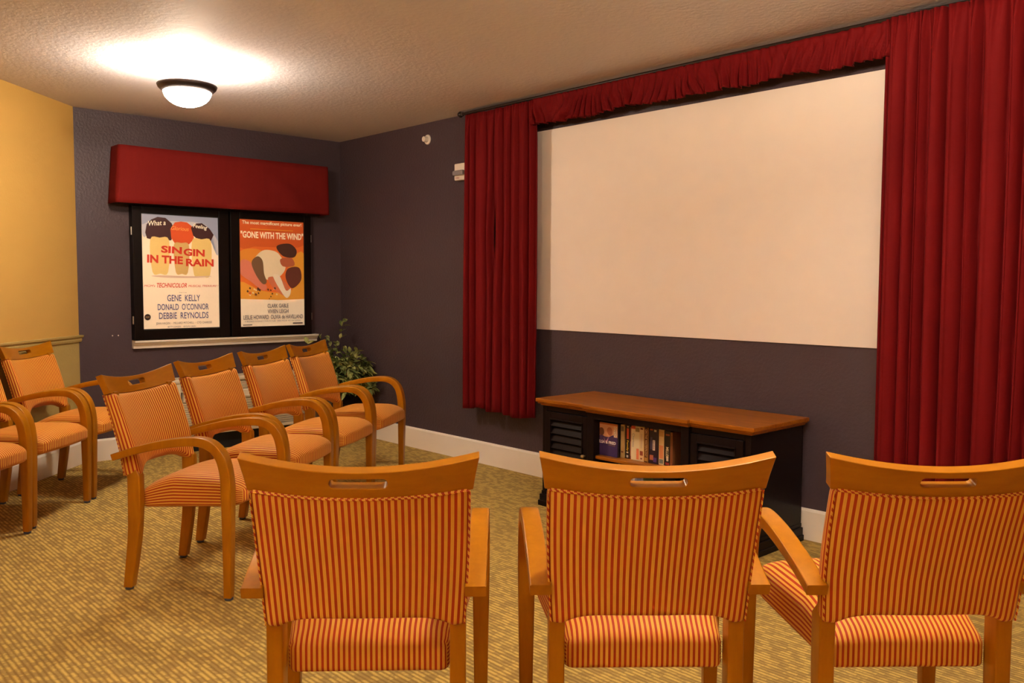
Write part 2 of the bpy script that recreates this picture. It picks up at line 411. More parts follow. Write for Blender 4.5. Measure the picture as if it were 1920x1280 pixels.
class Print:
    """flat artwork: layers of ink on one sheet, (u,v) from the top-left in 0..1"""
    def __init__(s, w, h): s.w, s.h, s.bm, s.mats, s.lay = w, h, BM(), [], 0
    def mi(s, m):
        if m not in s.mats: s.mats.append(m)
        return s.mats.index(m)
    def P(s, u, v): return s.bm.verts.new((u * s.w, -.0004 - s.lay * .00025, (1 - v) * s.h))
    def poly(s, pts, m, smooth=0):
        s.lay += 1
        if smooth:
            n = len(pts); q = []
            for i in range(n):
                p0, p1, p2, p3 = pts[i - 1], pts[i], pts[(i + 1) % n], pts[(i + 2) % n]
                for k in range(smooth):
                    t = k / smooth
                    q.append(tuple(.5 * ((2 * b) + (-a + c) * t + (2 * a - 5 * b + 4 * c - d) * t * t + (-a + 3 * b - 3 * c + d) * t ** 3) for a, b, c, d in zip(p0, p1, p2, p3)))
            pts = [(min(1, max(0, a)), min(1, max(0, b))) for a, b in q]
        f = s.bm.faces.new([s.P(*p) for p in pts]); f.material_index = s.mi(m)
        bmesh.ops.triangulate(s.bm, faces=[f])
    def rect(s, u0, u1, v0, v1, m): s.poly([(u0, v0), (u1, v0), (u1, v1), (u0, v1)], m)
    def text(s, st, u0, u1, v0, v1, m, bold=0, shear=0, rot=0, vert=False, same=False):
        if not same: s.lay += 1
        W = (u1 - u0) * s.w; Hh = (v1 - v0) * s.h
        if vert: vs, fs = text_mesh(st, Hh, W, bold, shear)
        else: vs, fs = text_mesh(st, W, Hh, bold, shear)
        k = s.mi(m); ca, sa = math.cos(rot), math.sin(rot); cx, cy = W / 2, Hh / 2
        out = []
        for x, y in vs:
            if vert: x, y = y, Hh - x; 
            dx, dy = x - cx, y - cy
            x, y = cx + dx * ca - dy * sa, cy + dx * sa + dy * ca
            out.append(s.bm.verts.new((u0 * s.w + x, -.0004 - s.lay * .00025, (1 - v1) * s.h + y)))
        for f in fs:
            try: fc = s.bm.faces.new([out[i] for i in f]); fc.material_index = k
            except ValueError: pass
    def done(s, name, parent=None, thick=.003, back=None):
        box(s.bm, 0, s.w, 0, thick, 0, s.h, s.mi(back or s.mats[0]))
        me = bpy.data.meshes.new(name); s.bm.to_mesh(me); s.bm.free()
        o = bpy.data.objects.new(name, me); COL.objects.link(o)
        for m in s.mats: me.materials.append(m)
        if parent: o.parent = parent
        return o
bm = BM(); 
vs, fs = text_mesh('FIRE', .040, .011, .01)
V = [bm.verts.new((x - .045, -.0385, y - .047)) for x, y in vs]
for f in fs: bm.faces.new([V[i] for i in f])
obj('lettering', bm, M['redink'], t)

# ------------------------------------------------------------------ poster cases and posters (wall x = 0, facing +x)
def poster_case(y0, y1, label, hinge_side, b0, b1):
    t = thing('poster_case', label, 'display case', (.0, y0, .826), PI / 2, 'black poster display cases')
    W = y1 - y0; Hc = .935; b = .075; D = .064
    # local: x along wall (+y world), local -y = into room (+x world)
    bm = BM(); box(bm, 0, b0, -D, 0, 0, Hc); box(bm, W - b1, W, -D, 0, 0, Hc); box(bm, b0, W - b1, -D, 0, 0, b * .93); box(bm, b0, W - b1, -D, 0, Hc - b * .6, Hc)
    obj('frame', bm, M['case'], t, bevel=.003)
    bm = BM(); box(bm, b0, W - b1, -.052, 0, b * .93, Hc - b * .6); obj('back_panel', bm, M['dark'], t)
    hx = -.004 if hinge_side < 0 else W + .004
    for z in (.14, .76):
        bm = BM(); tube(bm, [(hx, -D + .01, z - .028), (hx, -D + .01, z + .028)], .0055, 10)
        box(bm, min(hx, hx - .018 * (-hinge_side) * -1), max(hx, hx + .001), -D + .004, -D + .010, z - .022, z + .022); obj('hinge', bm, M['steel'], t)
    return t
poster_case(-1.697, -1.000, 'black wall display case holding the pale blue and cream poster', -1, .064, .077)
poster_case(-.986, -.313, 'black wall display case holding the orange poster', 1, .073, .060)
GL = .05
def art1():
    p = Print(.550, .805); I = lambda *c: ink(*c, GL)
    cream = I(246, 222, 186)
    p.rect(0, 1, 0, 1, cream)
    p.poly([(0, 0), (1, 0), (1, .33), (.93, .27), (.90, .17), (.6, .14), (.3, .11), (.1, .12), (.04, .2), (0, .16)], I(186, 180, 178), 5)
    p.poly([(.0, 0), (.5, .0), (1, 0), (1, .20), (.95, .16), (.8, .06), (.45, .05), (.12, .06), (0, .09)], I(150, 152, 165), 5)
    dk = I(62, 32, 30); orr = I(205, 78, 30)
    p.poly([(.04, .16), (.06, .09), (.12, .045), (.2, .02), (.3, .025), (.38, .07), (.41, .13), (.37, .22), (.2, .23), (.06, .21)], dk)
    p.poly([(.36, .12), (.42, .06), (.5, .05), (.58, .055), (.65, .09), (.67, .2), (.6, .25), (.42, .25), (.37, .2)], orr)
    p.poly([(.63, .10), (.7, .06), (.78, .055), (.88, .10), (.94, .155), (.90, .21), (.75, .22), (.66, .17)], dk)
    coat = I(226, 190, 110); coat2 = I(205, 165, 95)
    for u0, u1, v0, v1, m_ in ((.10, .34, .20, .50, coat), (.40, .60, .24, .50, coat2), (.64, .90, .20, .52, coat)):
        p.poly([(u0, v0 + .02), ((u0 + u1) / 2, v0), (u1, v0 + .02), (u1 - .02, v1), ((u0 + u1) / 2, v1 + .015), (u0 + .02, v1)], m_, 4)
    p.poly([(.10, .535), (.3, .53), (.6, .535), (.9, .53), (.7, .548), (.3, .55)], I(215, 180, 150), 4)
    wt = I(250, 235, 200); red = I(205, 55, 30); blue = I(72, 66, 110); gr = I(110, 85, 75)
    p.text('What a', .08, .30, .052, .095, wt, .01, .2, .10); p.text('Glorious', .37, .60, .095, .13, I(235, 170, 90), .0, .2, -.03); p.text('Feeling', .66, .85, .07, .115, wt, .01, .2, -.12)
    p.text('SIN', .235, .505, .272, .335, red, .04, 0, -.05); p.text('GIN', .525, .81, .290, .355, red, .04, 0, -.03, same=True)
    p.text('IN THE', .055, .515, .355, .425, red, .04, 0, -.03); p.text('RAIN', .555, .93, .378, .445, red, .035, 0, .0, same=True)
    p.text('MGM\'s', .01, .15, .612, .632, red, 0, .3); p.text('TECHNICOLOR', .17, .56, .597, .637, red, .015, .3, same=True); p.text('MUSICAL', .58, .75, .612, .632, red, 0, .3, same=True); p.text('TREASURE !', .77, .99, .612, .630, red, 0, .3, same=True)
    p.text('Starring', .455, .555, .678, .686, gr)
    p.text('GENE  KELLY', .30, .735, .702, .758, blue, .006)
    p.text("DONALD  O'CONNOR", .175, .85, .780, .836, blue, .006, same=True)
    p.text('DEBBIE  REYNOLDS', .19, .845, .858, .914, blue, .006, same=True)
    p.poly([(.045 + .04 * math.cos(a), .895 + .027 * math.sin(a)) for a in [i * PI / 8 for i in range(16)]], I(45, 30, 25)); p.text('MGM', .022, .068, .888, .903, I(180, 140, 90))
    p.text('JEAN HAGEN  ·  MILLARD MITCHELL  ·  CYD CHARISSE', .15, .89, .943, .968, gr)
    p.text('BETTY COMDEN  ·  ADOLPH GREEN', .30, .67, .978, .993, gr, same=True)
    o = p.done('movie_poster'); o.location = (.056, -1.630, .902); o.rotation_euler = (0, 0, PI / 2)
    tag(o, 'cream film poster with red title and blue cast names, in the left case', 'poster', 'film posters')
art1()
def art2():
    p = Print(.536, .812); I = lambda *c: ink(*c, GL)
    p.rect(0, 1, 0, 1, I(222, 105, 40))
    p.poly([(0, 0), (1, 0), (1, .22), (.6, .25), (.3, .24), (0, .26)], I(205, 88, 34), 4)
    p.poly([(.0, .30), (.25, .27), (.42, .34), (.2, .40), (0, .46)], I(222, 135, 45), 4)
    p.poly([(.8, .36), (1, .30), (1, .72), (.82, .66), (.74, .5)], I(222, 150, 45), 4)
    p.poly([(0, .58), (.3, .66), (.7, .68), (1, .60), (1, .76), (.5, .78), (0, .77)], I(225, 150, 50), 4)
    p.rect(0, 1, .775, 1, I(246, 222, 186)); p.poly([(0, .74), (.2, .765), (.5, .75), (.8, .77), (1, .745), (1, .79), (0, .79)], I(246, 222, 186), 4)
    # plain patches of colour in place of the painted scene
    p.poly([(.02, .38), (.16, .40), (.26, .54), (.40, .62), (.34, .66), (.16, .58), (.0, .50)], I(215, 120, 90), 5)
    p.poly([(.20, .38), (.34, .285), (.52, .285), (.62, .33), (.70, .44), (.60, .53), (.44, .56), (.30, .53), (.24, .46)], I(232, 205, 160), 5)
    p.poly([(.17, .40), (.26, .34), (.34, .38), (.36, .50), (.40, .58), (.34, .60), (.24, .52)], I(120, 85, 55), 5)
    p.poly([(.56, .24), (.76, .21), (.88, .27), (.84, .34), (.66, .33)], I(75, 42, 30), 5)
    p.poly([(.62, .36), (.80, .35), (.84, .42), (.66, .43)], I(175, 90, 55), 5)
    p.poly([(.74, .45), (.92, .44), (.95, .56), (.80, .64), (.70, .54)], I(100, 50, 36), 5)
    p.poly([(.42, .54), (.60, .54), (.74, .62), (.76, .70), (.66, .71), (.50, .64)], I(205, 110, 70), 5)
    p.poly([(.50, .53), (.60, .52), (.70, .66), (.78, .64), (.76, .71), (.68, .72)], I(236, 212, 175), 5)
    rnd = random.Random(4)
    for i in range(26):
        u = rnd.uniform(.10, .55); v = rnd.uniform(.64, .745); r = rnd.uniform(.008, .022)
        p.poly([(u - r, v), (u - r * .2, v - r * .9), (u + r, v - r * .2), (u + r * .3, v + r * .6)], rnd.choice([I(120, 65, 35), I(235, 205, 150), I(80, 45, 30), I(205, 90, 40)]))
    wt = I(250, 228, 185); tx = I(95, 75, 75)
    p.text('The most magnificent picture ever!', .03, .955, .012, .052, wt, .018)
    p.rect(.15, .82, .083, .092, I(222, 140, 45))
    p.text('"GONE WITH THE WIND"', .005, .985, .108, .172, wt, .03)
    p.text('CLARK GABLE', .40, .73, .788, .826, tx, .01); p.text('VIVIEN LEIGH', .40, .73, .840, .878, tx, .01, same=True)
    p.text('LESLIE HOWARD  OLIVIA de HAVILLAND', .03, .965, .893, .933, tx, .012, same=True)
    p.text('A SELZNICK INTERNATIONAL PICTURE · DIRECTED BY VICTOR FLEMING', .05, .93, .945, .957, tx, same=True)
    p.rect(.02, .16, .980, .987, I(70, 50, 45)); p.rect(.80, .96, .972, .984, I(90, 70, 65))
    o = p.done('movie_poster'); o.location = (.056, -.911, .898); o.rotation_euler = (0, 0, PI / 2)
    tag(o, 'orange film poster with white quoted title at the top, in the right case', 'poster', 'film posters')
art2()

# box valance above the posters
bm = BM(); ny = 60; nz = 10
t = thing('window_valance', 'plain dark red fabric covered box valance above the two poster cases', 'valance', (0, -1.0, 1.765))
rows = []
for k in range(nz + 1):
    q = k / nz                                   # 0 bottom .. 1 top
    z = q * .385; fl = (1 - q) * .028; d = .150 + (1 - q) * .008; row = []
    ya = -.80 - fl + (.02 if False else 0); yb = .80 + fl * .1
    pts = []
    for i in range(6): pts.append((.002 + (d - .03) * i / 6, ya))
    for i in range(5):
        a = i / 4 * PI / 2; pts.append((d - .02 + .02 * math.sin(a), ya + .02 - .02 * math.cos(a)))
    for i in range(1, ny):
        s = i / ny; y = ya + .02 + (yb - ya - .04) * s
        w = .013 * noise.noise(Vector((y * 3.2 + 1.2 * q, q * .5, 2))) * math.sin(PI * min(1, q * 1.1 + .1))
        w += .026 * max(0, noise.noise(Vector((y * 4.5 + q * 1.6, q * .3, 6)))) * (1 - q) * 1.2
        pts.append((d + w, y))
    for i in range(5):
        a = i / 4 * PI / 2; pts.append((d - .02 + .02 * math.cos(a), yb - .02 + .02 * math.sin(a)))
    for i in range(6, -1, -1): pts.append((.002 + (d - .03) * i / 6, yb))
    sag = [(-.010 + .012 * (1 - abs(2 * j / len(pts) - 1)) if False else 0) for j in range(len(pts))]
    rows.append([bm.verts.new((x, y, z + .012 * (y + 1) * .5 * (1 - q) * 1)) for x, y in pts])
for a, b in zip(rows, rows[1:]):
    for i in range(len(a) - 1):
        f = bm.faces.new((a[i], a[i + 1], b[i + 1], b[i])); f.smooth = True
f = bm.faces.new(rows[-1])
o = obj('fabric_cover', bm, M['valance'], t); m = o.modifiers.new('thick', 'SOLIDIFY'); m.thickness = .006; m.offset = 1
bm = BM(); box(bm, .003, .012, -.70, .70, .15, .30); obj('mounting_board', bm, M['black'], t)

# wall heater below the sill
t = thing('heating_unit', 'cream wall heating unit with louvred grilles below the posters behind the chairs', 'heater', (0, -.90, 0))
bm = BM()
box(bm, .0, .115, -.56, .56, .125, .52)
prism(bm, [(.0, .505), (.150, .505), (.158, .515), (.158, .532), (.150, .540), (.0, .540)], -.58, .58, 'y')
box(bm, .115, .150, -.56, .56, .125, .150); box(bm, .115, .150, -.56, -.515, .150, .505); box(bm, .115, .150, .53, .56, .150, .505)
obj('cabinet', bm, M['heater'], t, bevel=.004)
bm = BM(); prism(bm, [(.115, .372), (.152, .372), (.158, .385), (.158, .432), (.150, .440), (.115, .440)], -.50, .52, 'y'); obj('front_panel', bm, M['heater'], t, bevel=.003)
for nm, za, zb, n in (('air_outlet', .445, .500, 5), ('intake_grille', .155, .368, 13)):
    bm = BM()
    for i in range(n):
        z = za + (zb - za) * (i + .5) / n; h = (zb - za) / n * .32
        prism(bm, [(.118, z - h + .004), (.148, z - h - .003), (.150, z + h - .003), (.118, z + h + .004)], -.514, .53, 'y')
    obj(nm, bm, M['heater'], t)
bm = BM(); box(bm, .1151, .1165, -.515, .53, .150, .505); obj('slat_shade_sheet', bm, M['dark'], t)  # dark sheet on the solid cabinet, stands in for shade between slats
bm = BM(); box(bm, .0, .10, -.55, .55, .0, .125); obj('sub_base', bm, M['dark'], t)

# ------------------------------------------------------------------ chairs
def rrect(w, h, c):      # chamfer-rounded rectangle centred at 0, full sizes
    w /= 2; h /= 2; o = []
    for sx, sy, a0 in ((1, 1, 0), (-1, 1, 90), (-1, -1, 180), (1, -1, 270)):
        for k in range(4):
            a = math.radians(a0 + k * 30); o.append((sx * (w - c) + c * math.cos(a), sy * (h - c) + c * math.sin(a)))
    return o
def lerp(tab, z):
    for (a, va), (b, vb) in zip(tab, tab[1:]):
        if z <= b: 
            t = max(0, (z - a) / (b - a)); return va + (vb - va) * t
    return tab[-1][1]
def smooth_path(pts, n):
    out = []
    for i in range(len(pts) - 1):
        p0 = pts[max(i - 1, 0)]; p1 = pts[i]; p2 = pts[i + 1]; p3 = pts[min(i + 2, len(pts) - 1)]
        for k in range(n):
            t = k / n
            out.append(tuple(.5 * ((2 * b) + (-a + c) * t + (2 * a - 5 * b + 4 * c - d) * t * t + (-a + 3 * b - 3 * c + d) * t ** 3) for a, b, c, d in zip(p0, p1, p2, p3)))
    out.append(tuple(pts[-1])); return out
def backline(z):         # y of the back face of upright / backrest at height z (ends)
    return lerp([(.40, .014), (.45, .010), (.49, .004), (.566, -.006), (.62, -.019), (.69, -.038), (.784, -.068), (.87, -.098)], z)
def grid_box(nx, ny, nz):
    """unit box surface grid: yields faces as lists of (a,b,c) in 0..1 with side code"""
    F = []
    def face(code, n1, n2, fn):
        for i in range(n1):
            for j in range(n2):
                F.append((code, [fn(i / n1, j / n2), fn((i + 1) / n1, j / n2), fn((i + 1) / n1, (j + 1) / n2), fn(i / n1, (j + 1) / n2)]))
    face('y0', nx, nz, lambda a, b: (a, 0, b)); face('y1', nx, nz, lambda a, b: (a, 1, b))
    face('x0', ny, nz, lambda a, b: (0, a, b)); face('x1', ny, nz, lambda a, b: (1, a, b))
    face('z0', nx, ny, lambda a, b: (a, b, 0)); face('z1', nx, ny, lambda a, b: (a, b, 1))
    return F
def cushion(name, dims, rad, warp, uvf, grid, parent):
    W, D, Hh = dims; bm = BM(); uvl = bm.loops.layers.uv.new('UVMap'); cache = {}
    def rnd_box(a, b, c):
        p = Vector(((a - .5) * W, (b - .5) * D, (c - .5) * Hh))
        q = Vector((max(-W / 2 + rad, min(W / 2 - rad, p.x)), max(-D / 2 + rad, min(D / 2 - rad, p.y)), max(-Hh / 2 + rad, min(Hh / 2 - rad, p.z))))
        d = p - q
        return q + d.normalized() * rad if d.length > 1e-6 else p
    for code, cs in grid_box(*grid):
        vs = []
        for c in cs:
            key = tuple(round(x, 5) for x in c)
            if key not in cache: cache[key] = bm.verts.new(warp(rnd_box(*c)))
            vs.append(cache[key])
        f = bm.faces.new(vs); f.smooth = True
        for lp, c in zip(f.loops, cs): lp[uvl].uv = uvf(code, c)
    return obj(name, bm, M['stripe'], parent)
# ease grid so corners get enough vertices
def make_chair():
    t = thing('armchair', '', 'chair')
    # rear legs
    yc = [(0, .003), (.06, .012), (.115, .020), (.18, .029), (.25, .036), (.35, .040), (.46, .040), (.52, .030), (.60, .008), (.69, -.016), (.76, -.037), (.80, -.052)]
    th = [(0, .036), (.115, .043), (.25, .049), (.35, .054), (.46, .055), (.6, .046), (.8, .030)]
    sec = rrect(1, 1, .10)
    for s in (-1, 1):
        path = []
        zs = [.012 + i * .03 for i in range(27)]
        for z in zs:
            y = lerp(yc, z); x = s * .206; wd = .037; tk = lerp(th, z)
            if z > .475:
                k_ = min(1, (z - .475) / .03); y = y * (1 - k_) + (backline(z) + .018) * k_; tk = tk * (1 - k_) + .026 * k_; wd = .037 - .009 * k_; x = s * (.206 - .008 * k_)
            path.append((Vector((x, y, z)), Vector((1, 0, 0)), Vector((0, 1, 0)), wd, tk))
        bm = BM(); sweep(bm, path, sec, smooth=True); lg = obj('leg', bm, M['wood'], t)
        bm = BM(); lathe(bm, [(0, 0), (.015, 0), (.017, .004), (.017, .012), (0, .012)], s * .206, .003, 20); obj('foot_glide', bm, M['glide'], lg)
    # front legs + arms: one continuous bentwood line, split at seat height
    P = [(-.024, .542), (.02, .556), (.065, .570), (.12, .584), (.166, .595), (.22, .605), (.268, .6115), (.31, .615), (.343, .615), (.372, .610), (.398, .598), (.420, .578), (.437, .551), (.448, .515), (.454, .475), (.456, .44)]
    P = smooth_path(P, 4)
    LEG = [(.456, .44), (.456, .35), (.455, .24), (.454, .12), (.452, .012)]
    LEG = smooth_path(LEG, 4)
    ALL = P + LEG[1:]
    def frame(i):
        a = ALL[max(i - 1, 0)]; b = ALL[min(i + 1, len(ALL) - 1)]
        tn = Vector((0, b[0] - a[0], b[1] - a[1])).normalized(); return Vector((0, tn.z, -tn.y)) * -1
    for s in (-1, 1):
        full = []
        for i, (y, z) in enumerate(ALL):
            u = min(1, max(0, y / .44)); x = s * (.246 + .013 * u)
            thick = .027 + .015 * min(1, i / len(P)) if (z > .44 or y < .2) else .042 - .013 * (1 - z / .44)
            wid = .048 if (z > .44 or y < .2) else .048 - .014 * (1 - z / .44)
            yy = y * .9965 + .003
            full.append((Vector((x, yy, z)), Vector((1, 0, 0)), frame(i), wid, thick))
        k = len(P)
        bm = BM(); sweep(bm, full[:k], sec, smooth=True); obj('armrest', bm, M['wood'], t)
        bm = BM(); sweep(bm, full[k - 1:], sec, smooth=True); lg = obj('leg', bm, M['wood'], t)
        bm = BM(); lathe(bm, [(0, 0), (.015, 0), (.017, .004), (.017, .012), (0, .012)], s * .258, .453, 20); obj('foot_glide', bm, M['glide'], lg)
    # top rail with hand slot
    xs = [-1 + i / 16 for i in range(33)]
    a, b = .062, .0105
    cols = sorted(set([round(x * .245, 4) for x in xs if abs(abs(x) * .245 - a) > .008] + [s * v for s in (-1, 1) for v in (a, a - .002, a - .005, a - .0105)]))
    def slot_h(x): 
        ax = abs(x)
        if ax >= a: return 0
        if ax <= a - b: return b
        return b * math.sqrt(max(0, 1 - ((ax - (a - b)) / b) ** 2))
    bm = BM(); front = []; back = []
    for x in cols:
        s = x / .245; sa = abs(s)
        zb = .766 + .016 * s * s; zt = .828 + .029 * s * s; zm = .803; hh = slot_h(x)
        zl = [zb, zb * .6 + (zm - b) * .4, zm - b - .003, zm - hh, zm + hh, zm + b + .003, zt - .010, zt]
        F = []; B = []
        for z in zl:
            W = .240 + .015 * (z - .77) / .09 * (.6 + .4 * (z - .77) / .09); xx = s * W
            yb = backline(z) - .031 * (1 - s * s) + .002
            F.append((xx, yb + .027, z + .009)); B.append((xx, yb, z))
        front.append([bm.verts.new(p) for p in F]); back.append([bm.verts.new(p) for p in B])
    nc = len(cols); nr = 8
    for i in range(nc - 1):
        inslot = slot_h((cols[i] + cols[i + 1]) / 2) > 0
        for j in range(nr - 1):
            if j == 3:
                if not inslot: continue
                for jj, sg in ((3, 1), (4, -1)):
                    bm.faces.new((front[i][jj], front[i + 1][jj], back[i + 1][jj], back[i][jj]))
                continue
            bm.faces.new((front[i][j], front[i + 1][j], front[i + 1][j + 1], front[i][j + 1]))
            bm.faces.new((back[i][j], back[i][j + 1], back[i + 1][j + 1], back[i + 1][j]))
        for j in (0, nr - 1): bm.faces.new((front[i][j], front[i + 1][j], back[i + 1][j], back[i][j]))
    for i in (0, nc - 1):
        for j in range(nr - 1):
            bm.faces.new((front[i][j], front[i][j + 1], back[i][j + 1], back[i][j]))
    bmesh.ops.remove_doubles(bm, verts=bm.verts, dist=.00005)
    o = obj('top_rail', bm, M['railwood'], t, smooth=True)
    bv = o.modifiers.new('bevel', 'BEVEL'); bv.width = .0045; bv.segments = 3; bv.limit_method = 'ANGLE'; bv.angle_limit = math.radians(50); bv.harden_normals = True
    # backrest upholstery
    Z0, Z1 = .455, .788; Hb = Z1 - Z0; D = .058; W = .455
    def warp(p):
        s = p.x / (W / 2); q = (p.z + Hb / 2) / Hb; v = (p.y + D / 2) / D          # v 0 back,1 front
        zt = Z0 + q * Hb
        # arched lower edge, dipping upper edge
        z = zt + (1 - q) * (.022 * max(0, 1 - (s / .86) ** 6) + .034 * min(1, max(0, v)) * max(0, 1 - (s / .88) ** 2)) - q * .016 * (1 - s * s)
        hw = .224 + .013 * q + .003 * math.sin(PI * q)
        x = s * hw - math.copysign(.013, s) * abs(s) ** 3 * max(0, v) ** 2
        c = .029 * (1 - s * s) * (.75 + .25 * q)
        yb = backline(z) - .007
        puff = .010 * (1 - abs(s) ** 4) * math.sin(PI * q) 
        thick = D + .010 * (1 - q) ** 2 - .006 * q - .012 * (1 - s * s)
        y = yb - c + v * (thick + puff) - (1 - v) * .0
        return Vector((x, y, z))
    def uvf(code, c):
        x = (c[0] - .5) * .468
        if code in ('x0', 'x1'):
            return ((-.234 - c[1] * D) if code == 'x0' else (.234 + c[1] * D), c[2])
        return (x, c[2])
    def ez(n, e):   # not used for grid positions; uniform grid with fine count is enough
        return n
    br = cushion('backrest', (W, D, Hb), .014, warp, uvf, (48, 8, 36), t)
    # piping around the rear edge
    pts = []
    def edge(s, q): 
        p = warp(Vector((s * W / 2, -D / 2, (q - .5) * Hb))); return p
    for i in range(15): pts.append(edge(-.985, .02 + .96 * i / 14))
    for i in range(1, 30): pts.append(edge(-.97 + 1.94 * i / 30, .985))
    for i in range(14, -1, -1): pts.append(edge(.985, .02 + .96 * i / 14))
    bm = BM(); tube(bm, [p + Vector((0, .0005, 0)) for p in pts], .0022, 8)
    uvl = bm.loops.layers.uv.new('UVMap'); 
    bm.verts.ensure_lookup_table()
    for f in bm.faces:
        for lp in f.loops: lp[uvl].uv = (lp.vert.co.x * 1.0 + lp.vert.co.z * .8, 0)
    obj('piping', bm, M['stripe'], br)
    # seat
    W2, D2, H2 = .43, .450, .118; Y0 = .048
    def warp2(p):
        s = p.x / (W2 / 2); q = (p.y + D2 / 2) / D2; v = (p.z + H2 / 2) / H2
        hw = .1868 + (.233 - .1868) * min(1, max(0, q - .07) * 1.25)
        if q > .80: hw -= .020 * ((q - .80) / .20) ** 2
        y = Y0 + q * D2 + .012 * q * (1 - s * s)
        crown = .018 * (1 - s * s * s * s) * (math.sin(PI * min(1, max(0, q * .95 + .03))) ** .6)
        top = .450 + .012 * q - .045 * max(0, 1 - q / .34) ** 1.4 - .030 * (max(0, q - .76) / .24) ** 2 - .010 * abs(s) ** 4
        zb_ = .324 + .034 * q; z = zb_ + (top - zb_) * v + crown * v * v + .012 * (1 - v) * (max(0, q - .8) / .2) ** 2
        return Vector((s * hw, y, z))
    def uvf2(code, c):
        x = (c[0] - .5) * .42
        if code == 'x0': return (-.21 - (1 - c[2]) * H2, c[1])
        if code == 'x1': return (.21 + (1 - c[2]) * H2, c[1])
        return (x, c[1])
    cushion('seat', (W2, D2, H2), .025, warp2, uvf2, (36, 36, 14), t)
    return t
def copy_tree(o, parent=None):
    c = o.copy(); COL.objects.link(c); c.parent = parent
    for ch in [x for x in COL.objects if x.parent == o]: copy_tree(ch, c)
    return c
proto = make_chair()
GL_, GF = 'armchairs in the left side row by the posters', 'armchairs in the front row facing the screen'
GY = 'armchairs against the ochre wall'
CH = [(2.600, -2.512, 38.5, 'striped wooden armchair nearest the camera in the row below the posters', GL_),
      (2.175, -2.035, 36.8, 'striped wooden armchair, second from the camera in the row below the posters', GL_),
      (1.825, -1.553, 35.5, 'striped wooden armchair, third from the camera in the row below the posters', GL_),
      (1.484, -1.084, 35.0, 'striped wooden armchair at the far end of the row, beside the leafy plant', GL_),
      (.591, -2.445, 45, 'striped wooden armchair against the ochre wall, farthest one, next to the blue wall', GY),
      (1.020, -2.861, 45, 'striped wooden armchair against the ochre wall, middle one cut by the left picture edge', GY),
      (1.466, -3.269, 45, 'striped wooden armchair against the ochre wall, nearest one with only its seat front in view', GY),
      (4.656, -2.8145, 139.3, 'striped wooden armchair seen from behind, left of three in the nearest row', GF),
      (5.070, -2.330, 138.4, 'striped wooden armchair seen from behind, centre of three, in front of the black cabinet', GF),
      (5.485, -1.868, 138.7, 'striped wooden armchair seen from behind, right of three, cut by the right picture edge', GF)]
for i, (x, y, a, lb, g) in enumerate(CH):
    o = proto if i == 0 else copy_tree(proto)
    o.location = (x, y, 0); o.rotation_euler = (0, 0, math.radians(a - 90)); tag(o, lb, 'chair', g)

# ------------------------------------------------------------------ media cabinet
X0, X1 = 2.885, 4.195; YB = -.035; YF = -.495; ZT = .572
t = thing('media_cabinet', 'black low media cabinet with brown wood top, louvred doors and open shelves', 'cabinet', (0, 0, 0))
cab = t
bm = BM()
xm0, xm1 = 3.235, 3.875       # breakfront middle
def outline(o, oy=0):
    return [(X0 - o, YB), (X0 - o, YF - o), (xm0 - o * .4, YF - o), (xm0 - o * .4, YF - .022 - o), (xm1 + o * .4, YF - .022 - o), (xm1 + o * .4, YF - o), (X1 + o, YF - o), (X1 + o, YB)]
bm = BM(); prism(bm, outline(.030), .580, .600, 'z'); prism(bm, outline(.022), .572, .580, 'z'); prism(bm, outline(.010), .562, .572, 'z')
obj('top', bm, M['cabtop'], t, bevel=.004, seg=3)
bm = BM()
box(bm, X0, X1, YB - .012, YB, .02, .56)                                   # back
for xa, xb in ((X0, X0 + .03), (xm0 + .0, xm0 + .045), (xm1 - .045, xm1), (X1 - .03, X1)):
    yf = YF - .02 if xm0 - .01 < xa < xm1 else YF
    box(bm, xa, xb, yf, YB - .012, .02, .562)
box(bm, X0, X1, YF + .004, YB - .012, .02, .075)                                 # bottom
box(bm, X0 + .03, xm0, YF, YF + .02, .535, .562); box(bm, xm1, X1 - .03, YF, YF + .02, .535, .562)
box(bm, xm0 + .045, xm1 - .045, YF - .02, YF, .530, .562)
obj('body', bm, M['black'], t, bevel=.002)
bm = BM(); prism(bm, outline(.012), .0, .065, 'z'); prism(bm, outline(.018), .0, .030, 'z'); prism(bm, outline(.004), .065, .085, 'z')
obj('plinth', bm, M['black'], t, bevel=.004)
